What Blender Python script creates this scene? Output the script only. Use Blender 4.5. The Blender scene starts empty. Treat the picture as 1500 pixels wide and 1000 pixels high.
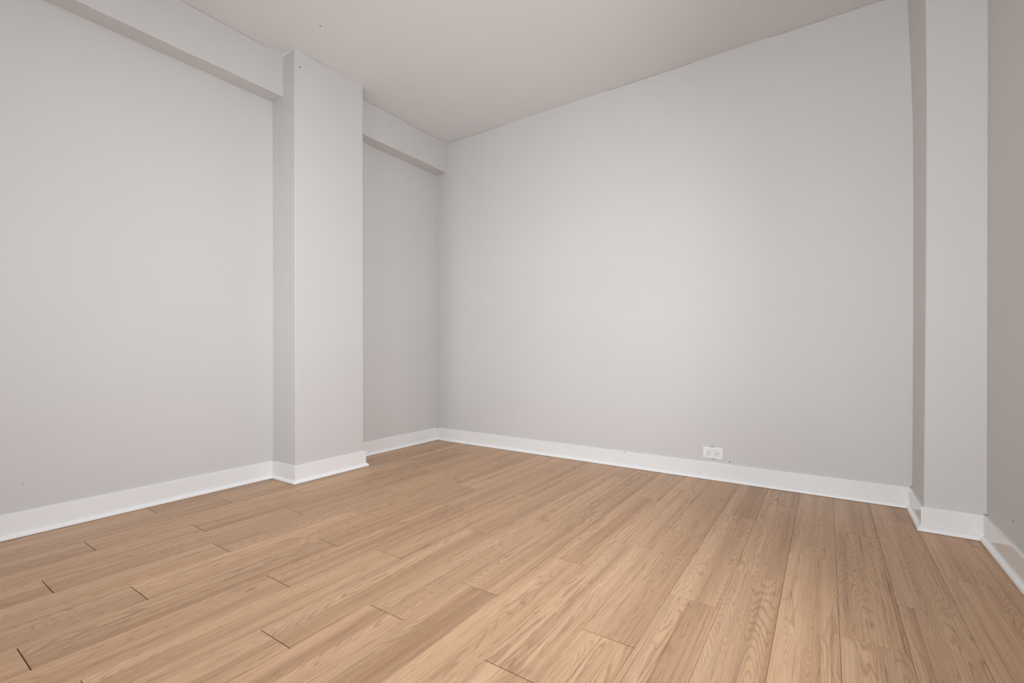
import bpy, bmesh, math, random
from mathutils import Vector, Matrix
random.seed(7)
scene = bpy.context.scene
COL = scene.collection

# ------------------------------------------------------------------ measures (metres)
W = 3.383          # room width: left wall x = 0, right wall x = W
YR = -4.90         # rear wall (behind the camera); the back wall is y = 0
H = 2.563          # ceiling height
CD, CY0, CY1 = 0.2395, -0.974, -1.460      # column: depth and y range on the left wall
BD, BZ = 0.117, 2.3155                     # beam along the left wall: depth and underside
PX, PD = 3.188, 0.339                      # corner pilaster: left face x and depth
HB, TB, TS, HS = 0.106, 0.012, 0.026, 0.021  # baseboard height/thickness, shoe moulding reach/height

# ------------------------------------------------------------------ camera
cd = bpy.data.cameras.new('camera'); cam = bpy.data.objects.new('camera', cd); COL.objects.link(cam)
F_PX, YAW, PITCH, ROLL, CYP = 681.69, 0.5939, -0.0029, -0.0010, 513.43
cd.sensor_fit = 'HORIZONTAL'; cd.sensor_width = 36.0; cd.lens = F_PX / 1500 * 36
cd.shift_y = (CYP - 500) / 1500; cd.clip_start = 0.02
fwd0 = Vector((-math.sin(YAW), math.cos(YAW), 0)); r0 = Vector((math.cos(YAW), math.sin(YAW), 0)); u0 = Vector((0, 0, 1))
fwd = fwd0 * math.cos(PITCH) + u0 * math.sin(PITCH); up1 = u0 * math.cos(PITCH) - fwd0 * math.sin(PITCH)
rt = r0 * math.cos(ROLL) + up1 * math.sin(ROLL); up = up1 * math.cos(ROLL) - r0 * math.sin(ROLL)
m = Matrix((rt, up, -fwd)).transposed().to_4x4(); m.translation = (2.8345, -3.0195, 0.79)
cam.matrix_world = m
scene.camera = cam

# ------------------------------------------------------------------ world, light, exposure
wd = bpy.data.worlds.new('world'); scene.world = wd; wd.use_nodes = True
bg = wd.node_tree.nodes['Background']; bg.inputs[0].default_value = (0.72, 0.85, 1.0, 1); bg.inputs[1].default_value = 1.0
vs = scene.view_settings; vs.view_transform = 'Standard'; vs.look = 'None'; vs.gamma = 1.0; vs.use_curve_mapping = False
vs.exposure = -0.06
# added light sources: two unseen windows in the rear wall, one in the right
WIN_REAR = ((0.20, 1.45, 0.48, 1.70), (2.07, 3.32, 0.48, 1.70))    # x0, x1, z0, z1
WIN_RIGHT = ((-2.25, -1.30, 0.45, 1.70),)                           # y0, y1, z0, z1
FILL_TINT = (0.938, 0.99, 1.057)  # cool tint shared by all the added lights
def fill_window_light(name, loc, rot, sx, sy, power, spread):
    l = bpy.data.lights.new(name, 'AREA'); l.shape = 'RECTANGLE'; l.size = sx; l.size_y = sy; l.energy = power; l.color = FILL_TINT; l.spread = math.radians(spread)
    o = bpy.data.objects.new(name, l); COL.objects.link(o); o.location = loc; o.rotation_euler = rot
    return o
for (x0, x1, z0, z1), power, spread in zip(WIN_REAR, (7.2, 22.5), (72, 90)):
    fill_window_light('fill_light_rear_window', ((x0 + x1) / 2, YR - 0.01, (z0 + z1) / 2), (math.radians(90), 0, 0), x1 - x0 - 0.02, z1 - z0 - 0.02, power, spread)
for y0, y1, z0, z1 in WIN_RIGHT:
    fill_window_light('fill_light_right_window', (W + 0.01, (y0 + y1) / 2, (z0 + z1) / 2), (math.radians(90), 0, math.radians(90)), y1 - y0 - 0.02, z1 - z0 - 0.02, 23.5, 125)
FILL_LAMP = (1.65, -2.2)                                                 # added ceiling light, unseen behind the top edge of the view
FILL_LAMP_POWER = 8.0

# ------------------------------------------------------------------ materials
def new_mat(name):
    mt = bpy.data.materials.new(name); mt.use_nodes = True
    nt = mt.node_tree; return mt, nt, nt.nodes['Principled BSDF']
def nd(nt, typ, **kw):
    n = nt.nodes.new(typ)
    for k, v in kw.items(): setattr(n, k, v)
    return n
def setin(n, **kw):
    for k, v in kw.items(): n.inputs[k.replace('_', ' ')].default_value = v
def paint(name, col, rough, peel=0.06, lumps=0.15, mottle=0.03):
    mt, nt, b = new_mat(name); L = nt.links.new
    tc = nd(nt, 'ShaderNodeTexCoord')
    n1 = nd(nt, 'ShaderNodeTexNoise'); setin(n1, Scale=1.7, Detail=3.0); L(tc.outputs['Object'], n1.inputs['Vector'])
    mx = nd(nt, 'ShaderNodeMix', data_type='RGBA')
    mx.inputs[6].default_value = (*[c * (1 - mottle) for c in col], 1); mx.inputs[7].default_value = (*[c * (1 + mottle) for c in col], 1)
    L(n1.outputs[0], mx.inputs[0]); L(mx.outputs[2], b.inputs['Base Color'])
    b.inputs['Roughness'].default_value = rough
    n2 = nd(nt, 'ShaderNodeTexNoise'); setin(n2, Scale=420.0, Detail=2.0); L(tc.outputs['Object'], n2.inputs['Vector'])
    n3 = nd(nt, 'ShaderNodeTexNoise'); setin(n3, Scale=9.0, Detail=4.0); L(tc.outputs['Object'], n3.inputs['Vector'])
    b1 = nd(nt, 'ShaderNodeBump'); setin(b1, Strength=peel, Distance=0.001); L(n2.outputs[0], b1.inputs['Height'])
    b2 = nd(nt, 'ShaderNodeBump'); setin(b2, Strength=lumps, Distance=0.004); L(n3.outputs[0], b2.inputs['Height']); L(b1.outputs[0], b2.inputs['Normal'])
    L(b2.outputs[0], b.inputs['Normal'])
    return mt
WALL = (0.635, 0.614, 0.592)
M_WALL = paint('wall_paint', WALL, 0.55)
M_LUMPY = paint('uneven_wall_paint', WALL, 0.5, 0.1, 0.6)
M_CEIL = paint('ceiling_paint', (0.75, 0.735, 0.715), 0.7, 0.1, 0.3)
M_TRIM = paint('white_semigloss_paint', (0.84, 0.83, 0.81), 0.16, 0.0, 0.05, 0.01)
M_SHOE = paint('whiter_paint', (0.92, 0.915, 0.90), 0.2, 0.0, 0.05, 0.01)  # whiter tone for the shoe moulding than for the boards
def plain(name, col, rough, metal=0.0):
    mt, nt, b = new_mat(name); L = nt.links.new
    tc = nd(nt, 'ShaderNodeTexCoord'); n1 = nd(nt, 'ShaderNodeTexNoise'); setin(n1, Scale=60.0, Detail=2.0); L(tc.outputs['Object'], n1.inputs['Vector'])
    mx = nd(nt, 'ShaderNodeMix', data_type='RGBA'); mx.inputs[6].default_value = (*[c * 0.94 for c in col], 1); mx.inputs[7].default_value = (*col, 1)
    L(n1.outputs[0], mx.inputs[0]); L(mx.outputs[2], b.inputs['Base Color'])
    b.inputs['Roughness'].default_value = rough; b.inputs['Metallic'].default_value = metal
    return mt
M_PLASTIC = plain('white_plastic', (0.86, 0.86, 0.85), 0.3)
M_SLOT = plain('dark_slot', (0.02, 0.018, 0.017), 0.6)
M_MARK = plain('chips_and_marks', (0.16, 0.14, 0.12), 0.9)
M_SCUFF = plain('grey_scuff', (0.25, 0.23, 0.22), 0.9)
M_SUB = plain('dark_underlay', (0.045, 0.032, 0.024), 0.9)
M_CAULK = plain('white_caulk', (0.78, 0.77, 0.75), 0.5)
mg, nt, b = new_mat('window_glass'); b.inputs['Base Color'].default_value = (0.75, 0.82, 0.9, 1); b.inputs['Roughness'].default_value = 0.05; b.inputs['Transmission Weight'].default_value = 1.0
M_GLASS = mg

def wood():
    mt, nt, b = new_mat('oak_laminate'); L = nt.links.new
    tc = nd(nt, 'ShaderNodeTexCoord'); oi = nd(nt, 'ShaderNodeObjectInfo')
    def math_(op, a, bb=None, c=None):
        n = nd(nt, 'ShaderNodeMath', operation=op)
        for i, v in enumerate((a, bb, c)):
            if v is None: continue
            if isinstance(v, (int, float)): n.inputs[i].default_value = v
            else: L(v, n.inputs[i])
        return n.outputs[0]
    seed = math_('MULTIPLY', oi.outputs['Random'], 60.0)
    def stretched(sx, sy):
        mp = nd(nt, 'ShaderNodeMapping'); mp.inputs['Scale'].default_value = (sx, sy, 0.0); L(tc.outputs['Object'], mp.inputs['Vector'])
        return mp.outputs[0]
    def noise(vec, detail, rough=0.5, off=0.0, dist=0.0):
        n = nd(nt, 'ShaderNodeTexNoise', noise_dimensions='4D'); setin(n, Scale=1.0, Detail=detail, Roughness=rough, Distortion=dist)
        L(vec, n.inputs['Vector']); L(math_('ADD', seed, off), n.inputs['W'])
        return n.outputs[0]
    def ramp(fac, stops):
        r = nd(nt, 'ShaderNodeValToRGB'); e = r.color_ramp.elements
        while len(e) < len(stops): e.new(0.5)
        for el, (p, c) in zip(e, stops): el.position = p; el.color = (*c, 1) if len(c) == 3 else c
        L(fac, r.inputs[0]); return r.outputs[0]
    def mix(fac, a, bcol, mode='MIX'):
        n = nd(nt, 'ShaderNodeMix', data_type='RGBA', blend_type=mode)
        if isinstance(fac, (int, float)): n.inputs[0].default_value = fac
        else: L(fac, n.inputs[0])
        for i, v in ((6, a), (7, bcol)):
            if isinstance(v, tuple): n.inputs[i].default_value = (*v, 1)
            else: L(v, n.inputs[i])
        return n.outputs[2]
    # broad lengthwise zones of colour; most boards have a pale strip along their left edge
    sep = nd(nt, 'ShaderNodeSeparateXYZ'); L(tc.outputs['Object'], sep.inputs[0])
    wavy = noise(stretched(0.0, 2.2), 2.0, 0.5, 51.0)
    edge = math_('MULTIPLY_ADD', wavy, 0.09, sep.outputs['X'])              # wanders a little along the board
    strip = nd(nt, 'ShaderNodeMapRange', interpolation_type='SMOOTHSTEP'); L(edge, strip.inputs[0])
    strip.inputs[1].default_value = -0.005; strip.inputs[2].default_value = 0.045; strip.inputs[3].default_value = 0.10; strip.inputs[4].default_value = -0.04
    zones = math_('ADD', noise(stretched(16.0, 0.30), 2.0, 0.5, 0.0, 0.15), strip.outputs[0])
    col = ramp(zones, [(0.22, (0.450, 0.253, 0.135)), (0.42, (0.575, 0.346, 0.194)), (0.56, (0.635, 0.393, 0.227)), (0.78, (0.705, 0.456, 0.276))])
    # growth rings as contour lines: long arches, tighter swirls in the darker heartwood
    field = noise(stretched(9.0, 0.85), 2.0, 0.42, 17.0, 0.45)
    wob = noise(stretched(40.0, 12.0), 2.0, 0.5, 5.0)
    ph = math_('MULTIPLY_ADD', field, 320.0, math_('MULTIPLY', wob, 5.0))
    rings = math_('MULTIPLY_ADD', math_('SINE', ph), 0.5, 0.5)
    line = ramp(rings, [(0.0, (1, 1, 1)), (0.14, (0.7, 0.7, 0.7)), (0.38, (0, 0, 0)), (1.0, (0, 0, 0))])
    patch = ramp(noise(stretched(10.0, 0.9), 2.0, 0.5, 31.0), [(0.34, (0.10, 0.10, 0.10)), (0.56, (1, 1, 1))])
    brk = ramp(noise(stretched(90.0, 16.0), 2.0, 0.6, 41.0), [(0.33, (0.35, 0.35, 0.35)), (0.55, (1, 1, 1))])
    gfac = math_('MULTIPLY', math_('MULTIPLY', math_('MULTIPLY', line, patch), brk), 0.50)
    col = mix(gfac, col, (0.270, 0.145, 0.078))
    # brown mineral streaks running with the grain
    streak = ramp(noise(stretched(34.0, 0.9), 3.0, 0.55, 23.0, 0.4), [(0.50, (0, 0, 0)), (0.72, (0.50, 0.50, 0.50))])
    col = mix(streak, col, (0.335, 0.196, 0.118))
    # straight fibre and open pores
    fib = noise(stretched(230.0, 5.0), 3.0, 0.6, 3.0)
    col = mix(0.75, col, ramp(fib, [(0.30, (0.76, 0.74, 0.72)), (0.55, (1, 1, 1)), (0.75, (1.08, 1.08, 1.08))]), 'MULTIPLY')
    thin = noise(stretched(110.0, 0.9), 2.0, 0.5, 63.0, 0.3)
    col = mix(0.8, col, ramp(thin, [(0.30, (0.66, 0.62, 0.58)), (0.40, (1, 1, 1))]), 'MULTIPLY')
    pores = noise(stretched(480.0, 22.0), 2.0, 0.6, 9.0)
    col = mix(0.6, col, ramp(pores, [(0.28, (0.62, 0.58, 0.55)), (0.42, (1, 1, 1))]), 'MULTIPLY')
    # a few small knots
    vor = nd(nt, 'ShaderNodeTexVoronoi', voronoi_dimensions='4D'); setin(vor, Scale=1.0, Randomness=1.0); L(stretched(7.0, 3.2), vor.inputs['Vector']); L(seed, vor.inputs['W'])
    knot = ramp(vor.outputs['Distance'], [(0.02, (0.75, 0.75, 0.75)), (0.09, (0, 0, 0))])
    col = mix(knot, col, (0.20, 0.115, 0.07))
    # small shift of tone from board to board
    hsv = nd(nt, 'ShaderNodeHueSaturation'); L(col, hsv.inputs['Color'])
    L(math_('MULTIPLY_ADD', oi.outputs['Random'], 0.13, 0.95), hsv.inputs['Value'])
    L(hsv.outputs[0], b.inputs['Base Color'])
    L(math_('MULTIPLY_ADD', fib, 0.18, 0.34), b.inputs['Roughness'])
    bp = nd(nt, 'ShaderNodeBump'); setin(bp, Strength=0.10, Distance=0.0006); L(math_('SUBTRACT', fib, gfac), bp.inputs['Height']); L(bp.outputs[0], b.inputs['Normal'])
    return mt
M_WOOD = wood()

# ------------------------------------------------------------------ mesh helpers
def add_box(bm, x0, x1, y0, y1, z0, z1):
    v = [bm.verts.new(p) for p in ((x0, y0, z0), (x1, y0, z0), (x1, y1, z0), (x0, y1, z0), (x0, y0, z1), (x1, y0, z1), (x1, y1, z1), (x0, y1, z1))]
    for f in ((0, 3, 2, 1), (4, 5, 6, 7), (0, 1, 5, 4), (1, 2, 6, 5), (2, 3, 7, 6), (3, 0, 4, 7)): bm.faces.new([v[i] for i in f])
def obj(name, bm, mat, parent=None, loc=None, smooth=False):
    bmesh.ops.recalc_face_normals(bm, faces=bm.faces[:])
    me = bpy.data.meshes.new(name); bm.to_mesh(me); bm.free(); me.materials.append(mat)
    if smooth:
        for p in me.polygons: p.use_smooth = True
    o = bpy.data.objects.new(name, me); COL.objects.link(o)
    if loc: o.location = loc
    if parent: o.parent = parent
    return o
def box_obj(name, dims, mat, parent=None):
    bm = bmesh.new(); add_box(bm, *dims); return obj(name, bm, mat, parent)
def setting(o, label):
    o['kind'] = 'structure'; o['label'] = label; return o
def bevelled(bm, width, seg=2, vertical_only=False):
    es = [e for e in bm.edges if (not vertical_only) or abs((e.verts[0].co - e.verts[1].co).normalized().z) > 0.95]
    bmesh.ops.bevel(bm, geom=es, offset=width, segments=seg, affect='EDGES', profile=0.5)

# ------------------------------------------------------------------ the shell
T = 0.12
floor = setting(box_obj('floor', (-T, W + T, YR - T, T, -0.15, -0.0085), M_SUB), 'wood plank floor covering the whole room')
ceiling = setting(box_obj('ceiling', (-T, W + T, YR - T, T, H, H + T), M_CEIL), 'pale off-white painted ceiling')
wall_left = setting(box_obj('wall_left', (-T, 0, YR, 0, -0.0085, H), M_WALL), 'long pale grey wall on the left behind the column and beam')
wall_back = setting(box_obj('wall_back', (-T, W + T, 0, T, -0.0085, H), M_WALL), 'wide pale grey wall facing us with the low outlet')
def holed(name, axis, a0, a1, lo, hi, wins, mat):      # a wall with window openings: blocks around the holes
    bm = bmesh.new(); z0, z1 = wins[0][2:]
    def blk(p, q, s, t):
        if axis == 'x': add_box(bm, p, q, lo, hi, s, t)
        else: add_box(bm, lo, hi, p, q, s, t)
    cuts = [a0] + [c for w in wins for c in w[:2]] + [a1]
    for i in range(0, len(cuts), 2): blk(cuts[i], cuts[i + 1], -0.0085, H)
    for w in wins: blk(w[0], w[1], -0.0085, z0); blk(w[0], w[1], z1, H)
    return obj(name, bm, mat)
setting(holed('wall_rear', 'x', -T, W + T, YR - T, YR, WIN_REAR, M_WALL), 'pale grey wall behind the camera with two added windows')
wall_right = setting(holed('wall_right', 'y', YR, 0, W, W + T, WIN_RIGHT, M_LUMPY), 'shaded pale grey wall at the right edge')

def window(name, axis, win, lo, hi, label):            # added, unseen window: frame with a cross bar and two panes
    w0, w1, z0, z1 = win; mid = (lo + hi) / 2; zm = (z0 + z1) / 2; t = 0.05
    def bar(bm, p, q, s, e, d=0.03):
        if axis == 'x': add_box(bm, p, q, mid - d, mid + d, s, e)
        else: add_box(bm, mid - d, mid + d, p, q, s, e)
    bm = bmesh.new()
    bar(bm, w0, w0 + t, z0, z1); bar(bm, w1 - t, w1, z0, z1); bar(bm, w0 + t, w1 - t, z0, z0 + t); bar(bm, w0 + t, w1 - t, z1 - t, z1); bar(bm, w0 + t, w1 - t, zm - t / 2, zm + t / 2)
    f = setting(obj(name, bm, M_TRIM), label)
    for s, e in ((z0 + t, zm - t / 2), (zm + t / 2, z1 - t)):
        g = bmesh.new(); bar(g, w0 + t, w1 - t, s, e, 0.004); obj('pane', g, M_GLASS, f)
window('added_window_1', 'x', WIN_REAR[0], YR - T, YR, 'white framed sash window added for light, unseen behind the camera, nearer the left wall')
window('added_window_2', 'x', WIN_REAR[1], YR - T, YR, 'white framed sash window added for light, unseen behind the camera, nearer the right wall')
window('added_window_3', 'y', WIN_RIGHT[0], W, W + T, 'white framed sash window added for light, unseen in the right wall beside the camera')

# column on the left wall, its edges slightly rounded
bm = bmesh.new(); add_box(bm, -0.02, CD, CY1, CY0, 0, H); bevelled(bm, 0.004, 3, True)
column = setting(obj('wall_column', bm, M_WALL), 'square pale grey column projecting from the left wall')
# beams along the top of the left wall, either side of the column
def beam(y0, y1, label):
    bm = bmesh.new(); n = max(3, int(abs(y1 - y0) / 0.1)); rows = []
    for i in range(n + 1):
        y = y0 + (y1 - y0) * i / n; j = 0.0012 * math.sin(i * 2.1) + 0.0008 * math.sin(i * 5.3 + 1)
        rows.append([bm.verts.new(p) for p in ((-0.02, y, BZ), (BD - 0.003, y, BZ + j), (BD, y, BZ + 0.003 + j), (BD, y, H), (-0.02, y, H))])
    for a, c in zip(rows, rows[1:]):
        for k in range(5): bm.faces.new((a[k], a[(k + 1) % 5], c[(k + 1) % 5], c[k]))
    bm.faces.new(rows[0]); bm.faces.new(rows[-1][::-1])
    return setting(obj('ceiling_beam', bm, M_WALL), label)
beam_long = beam(YR, CY1, 'long boxed beam under the ceiling left of the column')
beam_short = beam(CY0, 0.0, 'short boxed beam under the ceiling between column and corner')
# pilaster in the right corner; hand-plastered, so its arrises wander a little
PROF = [(0.0, 0.0, -0.002, 0.0), (0.5, 0.002, 0.001, 0.0), (1.0, 0.003, 0.004, 0.001), (1.5, 0.003, 0.006, 0.0), (1.9, 0.001, 0.007, 0.0), (2.2, -0.008, 0.004, 0.0), (2.45, -0.018, 0.0, 0.0), (H, -0.022, -0.002, 0.0)]
bm = bmesh.new(); rows = []
for z, a, c, d in PROF:
    rows.append([bm.verts.new(p) for p in ((PX + a, 0.0, z), (PX + c, -PD + 0.004, z), (PX + c + 0.004, -PD, z), (W + d, -PD, z), (W + 0.02, 0.0, z))])
for a, c in zip(rows, rows[1:]):
    for k in range(5): bm.faces.new((a[k], a[(k + 1) % 5], c[(k + 1) % 5], c[k]))
bm.faces.new(rows[0]); bm.faces.new(rows[-1][::-1])
pil = setting(obj('wall_pilaster', bm, M_LUMPY), 'narrow uneven grey pilaster in the right corner')

# ------------------------------------------------------------------ baseboards: a board and a shoe moulding swept along the foot of each wall
def sweep(name, path, prof, mat, parent=None):
    """path: 2D points with the room on the right-hand side of travel; prof: (reach, height) points; mitred corners"""
    bm = bmesh.new(); rings = []; n = len(path)
    nor = []
    for a, c in zip(path, path[1:]):
        d = (Vector(c) - Vector(a)).normalized(); nor.append(Vector((d.y, -d.x)))
    for i, pt in enumerate(path):
        if i == 0: mv = nor[0]
        elif i == n - 1: mv = nor[-1]
        else:
            s = nor[i - 1] + nor[i]; mv = s / (1 + nor[i - 1].dot(nor[i]))
        rings.append([bm.verts.new((pt[0] + mv.x * r, pt[1] + mv.y * r, z)) for r, z in prof])
    k = len(prof)
    for a, c in zip(rings, rings[1:]):
        for j in range(k): bm.faces.new((a[j], a[(j + 1) % k], c[(j + 1) % k], c[j]))
    bm.faces.new(rings[0]); bm.faces.new(rings[-1][::-1])
    return obj(name, bm, mat, parent)
BOARD = [(0, 0.0005), (TB, 0.0005), (TB, HB - 0.003), (TB - 0.0012, HB - 0.0008), (TB - 0.003, HB), (0, HB)]
arc = [(TB + (TS - TB) * math.cos(t), (HS - 0.006) * math.sin(t) + 0.006) for t in [i * math.pi / 10 for i in range(6)]]
SHOE = [(TB, 0.0016), (TS - 0.001, 0.0016), (TS, 0.003)] + arc
def baseboard(name, path, label):
    o = setting(sweep(name, path, BOARD, M_TRIM), label); sweep('shoe_moulding', path, SHOE, M_SHOE, o); return o
# each run stops where the next wall's board starts (a butt joint in the inner corners)
baseboard('baseboard_left', [(0, YR), (0, CY1)], 'white baseboard along the long left wall up to the column')
baseboard('baseboard_column', [(0.0, CY1), (CD, CY1), (CD, CY0), (0.0, CY0)], 'white baseboard wrapping the foot of the column')
baseboard('baseboard_recess', [(0, CY0), (0, 0)], 'short white baseboard between column and far corner')
bb = baseboard('baseboard_back', [(0, 0), (PX, 0)], 'long white baseboard along the wall with the outlet')
baseboard('baseboard_pilaster', [(PX, 0.0), (PX, -PD), (W, -PD)], 'white baseboard wrapping the foot of the corner pilaster')
baseboard('baseboard_right', [(W, -PD), (W, YR)], 'white baseboard along the right wall')
baseboard('baseboard_rear', [(W, YR), (0, YR)], 'white baseboard along the wall behind the camera')

# ------------------------------------------------------------------ floor planks, laid towards the back wall
PW, PL, X0 = 0.1506, 0.895, 0.155
JOINT = {-1: -2.117, 0: -1.84, 1: -1.537, 2: -1.191, 3: -1.729, 4: -1.240, 5: -1.558, 6: -1.862, 7: -1.247, 8: -1.799, 9: -1.431,
         10: -1.163, 11: -1.81, 12: -1.464, 13: -1.194, 14: -1.82, 15: -1.491, 16: -1.2, 17: -0.912, 18: -1.45, 19: -1.16, 20: -0.853, 21: -1.35}
EXACT = {1: (-0.647, -2.42), 2: (-2.09,), 3: (-0.821, -2.602), 4: (-2.131,), 5: (-0.657, -2.446), 6: (-0.948, -2.734), 7: (-2.152,), 8: (-0.889, -2.677),
         9: (-2.33,), 10: (-2.073,), 11: (-0.914,), 12: (-0.574,), 13: (-2.079,), 14: (-0.936,), 15: (-0.6,), 16: (-0.316,), 18: (-0.564,)}
CACHE = {}
def plank_mesh(w, l):
    key = (round(w, 4), round(l, 3))
    if key not in CACHE:
        bm = bmesh.new(); c = 0.0007; hw, hl = w / 2, l / 2
        lo = [bm.verts.new((sx * hw, sy * hl, -0.008)) for sx, sy in ((-1, -1), (1, -1), (1, 1), (-1, 1))]
        md = [bm.verts.new((sx * hw, sy * hl, -c)) for sx, sy in ((-1, -1), (1, -1), (1, 1), (-1, 1))]
        tp = [bm.verts.new((sx * (hw - c), sy * (hl - c), 0)) for sx, sy in ((-1, -1), (1, -1), (1, 1), (-1, 1))]
        bm.faces.new(lo[::-1]); bm.faces.new(tp)
        for i in range(4):
            j = (i + 1) % 4; bm.faces.new((lo[i], lo[j], md[j], md[i])); bm.faces.new((md[i], md[j], tp[j], tp[i]))
        me = bpy.data.meshes.new('plank'); bm.to_mesh(me); bm.free(); me.materials.append(M_WOOD); CACHE[key] = me
    return CACHE[key]
for k in range(-1, 22):
    x0 = max(X0 + PW * k, 0.004); x1 = min(X0 + PW * (k + 1), W - 0.002)
    if x1 - x0 < 0.02: continue
    js = [JOINT[k]] + list(EXACT.get(k, ()))
    while max(js) + PL < -0.03: js.append(max(js) + PL)
    while min(js) - PL > YR + 0.03: js.append(min(js) - PL)
    js = [YR + 0.004] + sorted(js) + [-0.004]
    ge = 0.0012 if (x0 + x1) / 2 < 1.3 else 0.0011           # end gaps stand open wider towards the left wall
    for a, c in zip(js, js[1:]):
        o = bpy.data.objects.new('plank', plank_mesh(x1 - x0 - 0.0007, c - a - 2 * ge)); COL.objects.link(o)
        o.location = ((x0 + x1) / 2, (a + c) / 2, 0); o.parent = floor

# ------------------------------------------------------------------ power outlet low on the back wall
OX, OZ = 2.2655, 0.1608
outlet = bpy.data.objects.new('power_outlet', None); COL.objects.link(outlet); outlet.location = (OX, 0, OZ); outlet.empty_display_size = 0.05
outlet['label'] = 'white double power outlet mounted sideways low on the back wall'; outlet['category'] = 'outlet'
def rounded_plate(hx, hz, y0, y1, bev, r=0.002):
    bm = bmesh.new(); add_box(bm, -hx, hx, y1, y0, -hz, hz)
    es = [e for e in bm.edges if all(abs(v.co.y - y1) < 1e-6 for v in e.verts)]
    bmesh.ops.bevel(bm, geom=es, offset=bev, segments=3, affect='EDGES', profile=0.6); return bm
def frame_plate(hx, hz, ix, iz, y0, y1, bev):
    bm = bmesh.new()
    def ring(ax, az, y): return [bm.verts.new((sx * ax, y, sz * az)) for sx, sz in ((-1, -1), (1, -1), (1, 1), (-1, 1))]
    R = [ring(hx, hz, y0), ring(hx, hz, y1 + bev), ring(hx - bev * 0.4, hz - bev * 0.4, y1 + bev * 0.3), ring(hx - bev, hz - bev, y1), ring(ix + 0.0006, iz + 0.0006, y1), ring(ix, iz, y1 + 0.0006), ring(ix, iz, y0)]
    for a, c in zip(R, R[1:] + R[:1]):
        for i in range(4): bm.faces.new((a[i], a[(i + 1) % 4], c[(i + 1) % 4], c[i]))
    return bm
obj('cover_plate', frame_plate(0.0572, 0.0352, 0.0340, 0.0170, 0.0, -0.006, 0.003), M_PLASTIC, outlet)
ins = obj('receptacle', rounded_plate(0.0333, 0.0163, 0.0, -0.0064, 0.0012), M_PLASTIC, outlet)
for cx in (-0.0195, 0.0202):
    for dz, ln in ((0.0064, 0.0062), (-0.0064, 0.0075)):
        bm = bmesh.new(); add_box(bm, cx - 0.0052 - ln / 2, cx - 0.0052 + ln / 2, -0.0067, -0.0060, dz - 0.0015, dz + 0.0015); obj('blade_slot', bm, M_SLOT, ins)
    bm = bmesh.new()
    bmesh.ops.create_cone(bm, cap_ends=True, segments=14, radius1=0.0028, radius2=0.0028, depth=0.0007, matrix=Matrix.Translation((cx + 0.0070, -0.00635, 0)) @ Matrix.Rotation(math.pi / 2, 4, 'X'))
    obj('ground_hole', bm, M_SLOT, ins)

# ------------------------------------------------------------------ small marks: nail holes, chips and dark marks, each set into its wall
def blotch(name, parent, c, nrm, r, mat=M_MARK, stretch=(1, 1), seed=0):
    rnd = random.Random(seed); n = Vector(nrm); a = n.orthogonal().normalized(); a = Vector((0, 1, 0)) if abs(n.z) > 0.9 else Vector((0, 0, 1)); bvec = n.cross(a)
    bm = bmesh.new(); top, bot = [], []
    for i in range(9):
        t = i / 9 * 2 * math.pi; rr = r * rnd.uniform(0.75, 1.2)
        p = Vector(c) + bvec * rr * math.cos(t) * stretch[0] + a * rr * math.sin(t) * stretch[1]
        top.append(bm.verts.new(p + n * 0.0004)); bot.append(bm.verts.new(p - n * 0.0005))
    bm.faces.new(top); bm.faces.new(bot[::-1])
    for i in range(9): bm.faces.new((top[i], bot[i], bot[(i + 1) % 9], top[(i + 1) % 9]))
    return obj(name, bm, mat, parent)
blotch('nail_hole', wall_back, (2.359, 0, 0.119), (0, -1, 0), 0.0042, seed=1)
blotch('dark_mark', wall_back, (2.262, 0, OZ + 0.0365), (0, -1, 0), 0.003, stretch=(4, 0.9), seed=2)  # small dark mark along the plate's upper edge
blotch('dark_mark', wall_back, (2.268, 0, OZ - 0.0365), (0, -1, 0), 0.0035, stretch=(4, 0.9), seed=3)  # small dark mark along the plate's lower edge

blotch('scuff', wall_right, (W, -0.6645, 0.183), (-1, 0, 0), 0.0028, M_SCUFF, stretch=(1.5, 2.0), seed=4)
blotch('nail_hole', column, (CD, -1.4261, 2.4678), (1, 0, 0), 0.0042, M_SLOT, seed=5)
blotch('nail_hole', column, (0.2046, CY1, 1.8784), (0, -1, 0), 0.0030, seed=6)
blotch('nail_hole', wall_left, (0, -2.5455, 0.2181), (1, 0, 0), 0.0022, M_SCUFF, seed=7)
blotch('nail_hole', ceiling, (0.5333, -1.4879, H), (0, 0, -1), 0.0050, seed=8)
blotch('dark_mark', bb, (1.7145, -TB, 0.0985), (0, -1, 0), 0.0035, stretch=(1.5, 0.8), seed=9)  # chipped notch in the baseboard
blotch('dark_mark', bb, (0.0135, -TB, 0.1025), (0, -1, 0), 0.0030, seed=10)
# hairline cracks where the ceiling meets the walls and beams
M_CRACK = plain('hairline_crack', (0.36, 0.33, 0.30), 0.9)
def crack(parent, a, c, wdt, seed):
    rnd = random.Random(seed); a, c = Vector(a), Vector(c); n = max(6, int((c - a).length / 0.03)); bm = bmesh.new(); rows = []
    side = Vector((0, 0, -1)); out = Vector((0, -1, 0)) if abs((c - a).x) > abs((c - a).y) else Vector((1, 0, 0))
    for i in range(n + 1):
        p = a.lerp(c, i / n); w = wdt * rnd.uniform(0.3, 1.0) * (1 if 0 < i < n else 0.1); d = 0.0016 * rnd.random()
        rows.append([bm.verts.new(q) for q in (p + side * d, p + side * (d + w), p + side * (d + w) + out * 0.0005, p + side * d + out * 0.0005)])
    for r, t in zip(rows, rows[1:]):
        for k in range(4): bm.faces.new((r[k], r[(k + 1) % 4], t[(k + 1) % 4], t[k]))
    bm.faces.new(rows[0]); bm.faces.new(rows[-1][::-1])
    return obj('hairline_crack', bm, M_CRACK, parent)
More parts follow.
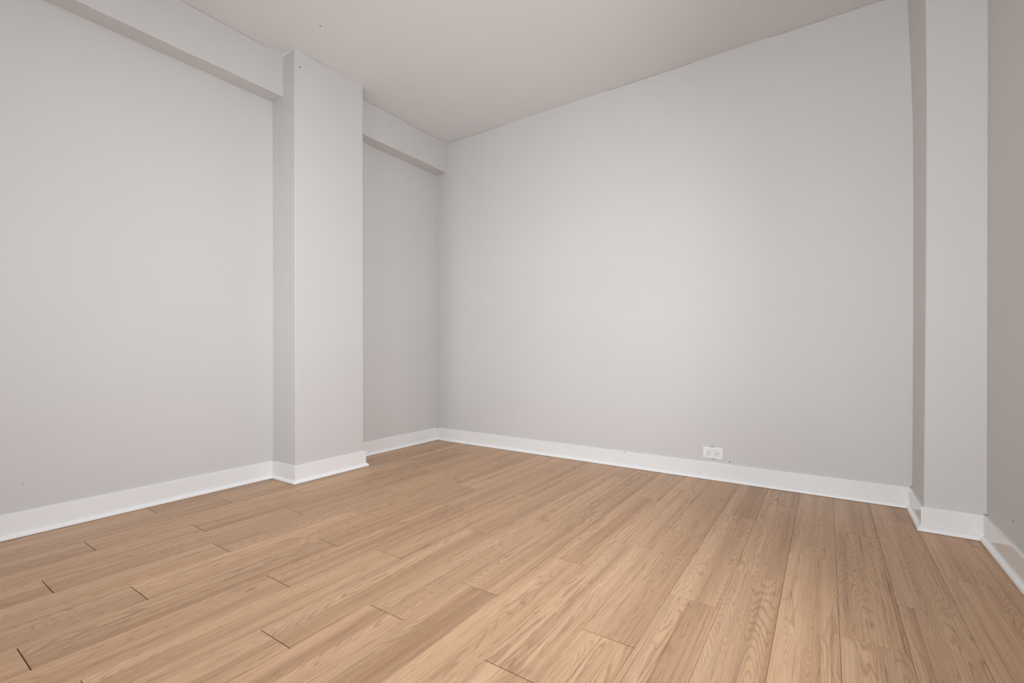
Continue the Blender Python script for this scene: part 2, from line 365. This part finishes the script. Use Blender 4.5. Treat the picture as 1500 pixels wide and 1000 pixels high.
crack(wall_back, (1.58, 0, H), (2.15, 0, H), 0.0030, 1); crack(wall_back, (2.55, 0, H), (3.12, 0, H), 0.0028, 2); crack(wall_back, (0.13, 0, H), (0.75, 0, H), 0.0026, 3)
crack(beam_long, (BD, -2.05, H), (BD, -1.56, H), 0.0022, 4); crack(beam_short, (BD, -0.92, H), (BD, -0.06, H), 0.0028, 5); crack(column, (CD, -1.40, H), (CD, -1.22, H), 0.0024, 6)
# ragged plaster fillet in the angle between long beam, column and ceiling
bm = bmesh.new(); N = 8; rows = []
for i in range(N + 1):
    t = i / N; x = BD + (CD - BD) * t; dz = 0.011 * (1 - t) ** 2 + 0.001 * abs(math.sin(9 * t)); dy = 0.007 * (1 - t) + 0.001
    rows.append([bm.verts.new(q) for q in ((x, CY1, H), (x, CY1 - dy, H), (x, CY1, H - dz - 0.0005))])
for r, t in zip(rows, rows[1:]):
    for k in range(3): bm.faces.new((r[k], r[(k + 1) % 3], t[(k + 1) % 3], t[k]))
bm.faces.new(rows[0]); bm.faces.new(rows[-1][::-1])
obj('plaster_fillet', bm, M_CEIL, ceiling)

# ------------------------------------------------------------------ flush ceiling light added as fill, unseen above the top edge of the view
def lathe(prof, seg=40):
    bm = bmesh.new(); rings = [[bm.verts.new((r * math.cos(2 * math.pi * i / seg), r * math.sin(2 * math.pi * i / seg), z)) for i in range(seg)] for r, z in prof]
    for a, c in zip(rings, rings[1:]):
        for i in range(seg): bm.faces.new((a[i], a[(i + 1) % seg], c[(i + 1) % seg], c[i]))
    bm.faces.new(rings[0]); bm.faces.new(rings[-1][::-1]); return bm
fill_lamp = bpy.data.objects.new('added_ceiling_light', None); COL.objects.link(fill_lamp); fill_lamp.location = (FILL_LAMP[0], FILL_LAMP[1], H); fill_lamp.empty_display_size = 0.1
fill_lamp['label'] = 'round white flush ceiling light added as fill, unseen above the middle of the floor'; fill_lamp['category'] = 'ceiling light'
obj('base', lathe([(0.27, 0.0), (0.275, -0.006), (0.275, -0.03), (0.262, -0.036)]), M_PLASTIC, fill_lamp)
md, nt, b = new_mat('fill_diffuser'); b.inputs['Base Color'].default_value = (0.85, 0.85, 0.85, 1); b.inputs['Emission Color'].default_value = (*FILL_TINT, 1); b.inputs['Emission Strength'].default_value = 1.0
obj('diffuser', lathe([(0.258, -0.034), (0.256, -0.042), (0.24, -0.048), (0.12, -0.052)]), md, fill_lamp)
l = bpy.data.lights.new('added_ceiling_light_glow', 'AREA'); l.shape = 'DISK'; l.size = 0.5; l.energy = FILL_LAMP_POWER; l.color = FILL_TINT
lo = bpy.data.objects.new('added_ceiling_light_glow', l); COL.objects.link(lo); lo.location = (FILL_LAMP[0], FILL_LAMP[1], H - 0.056)
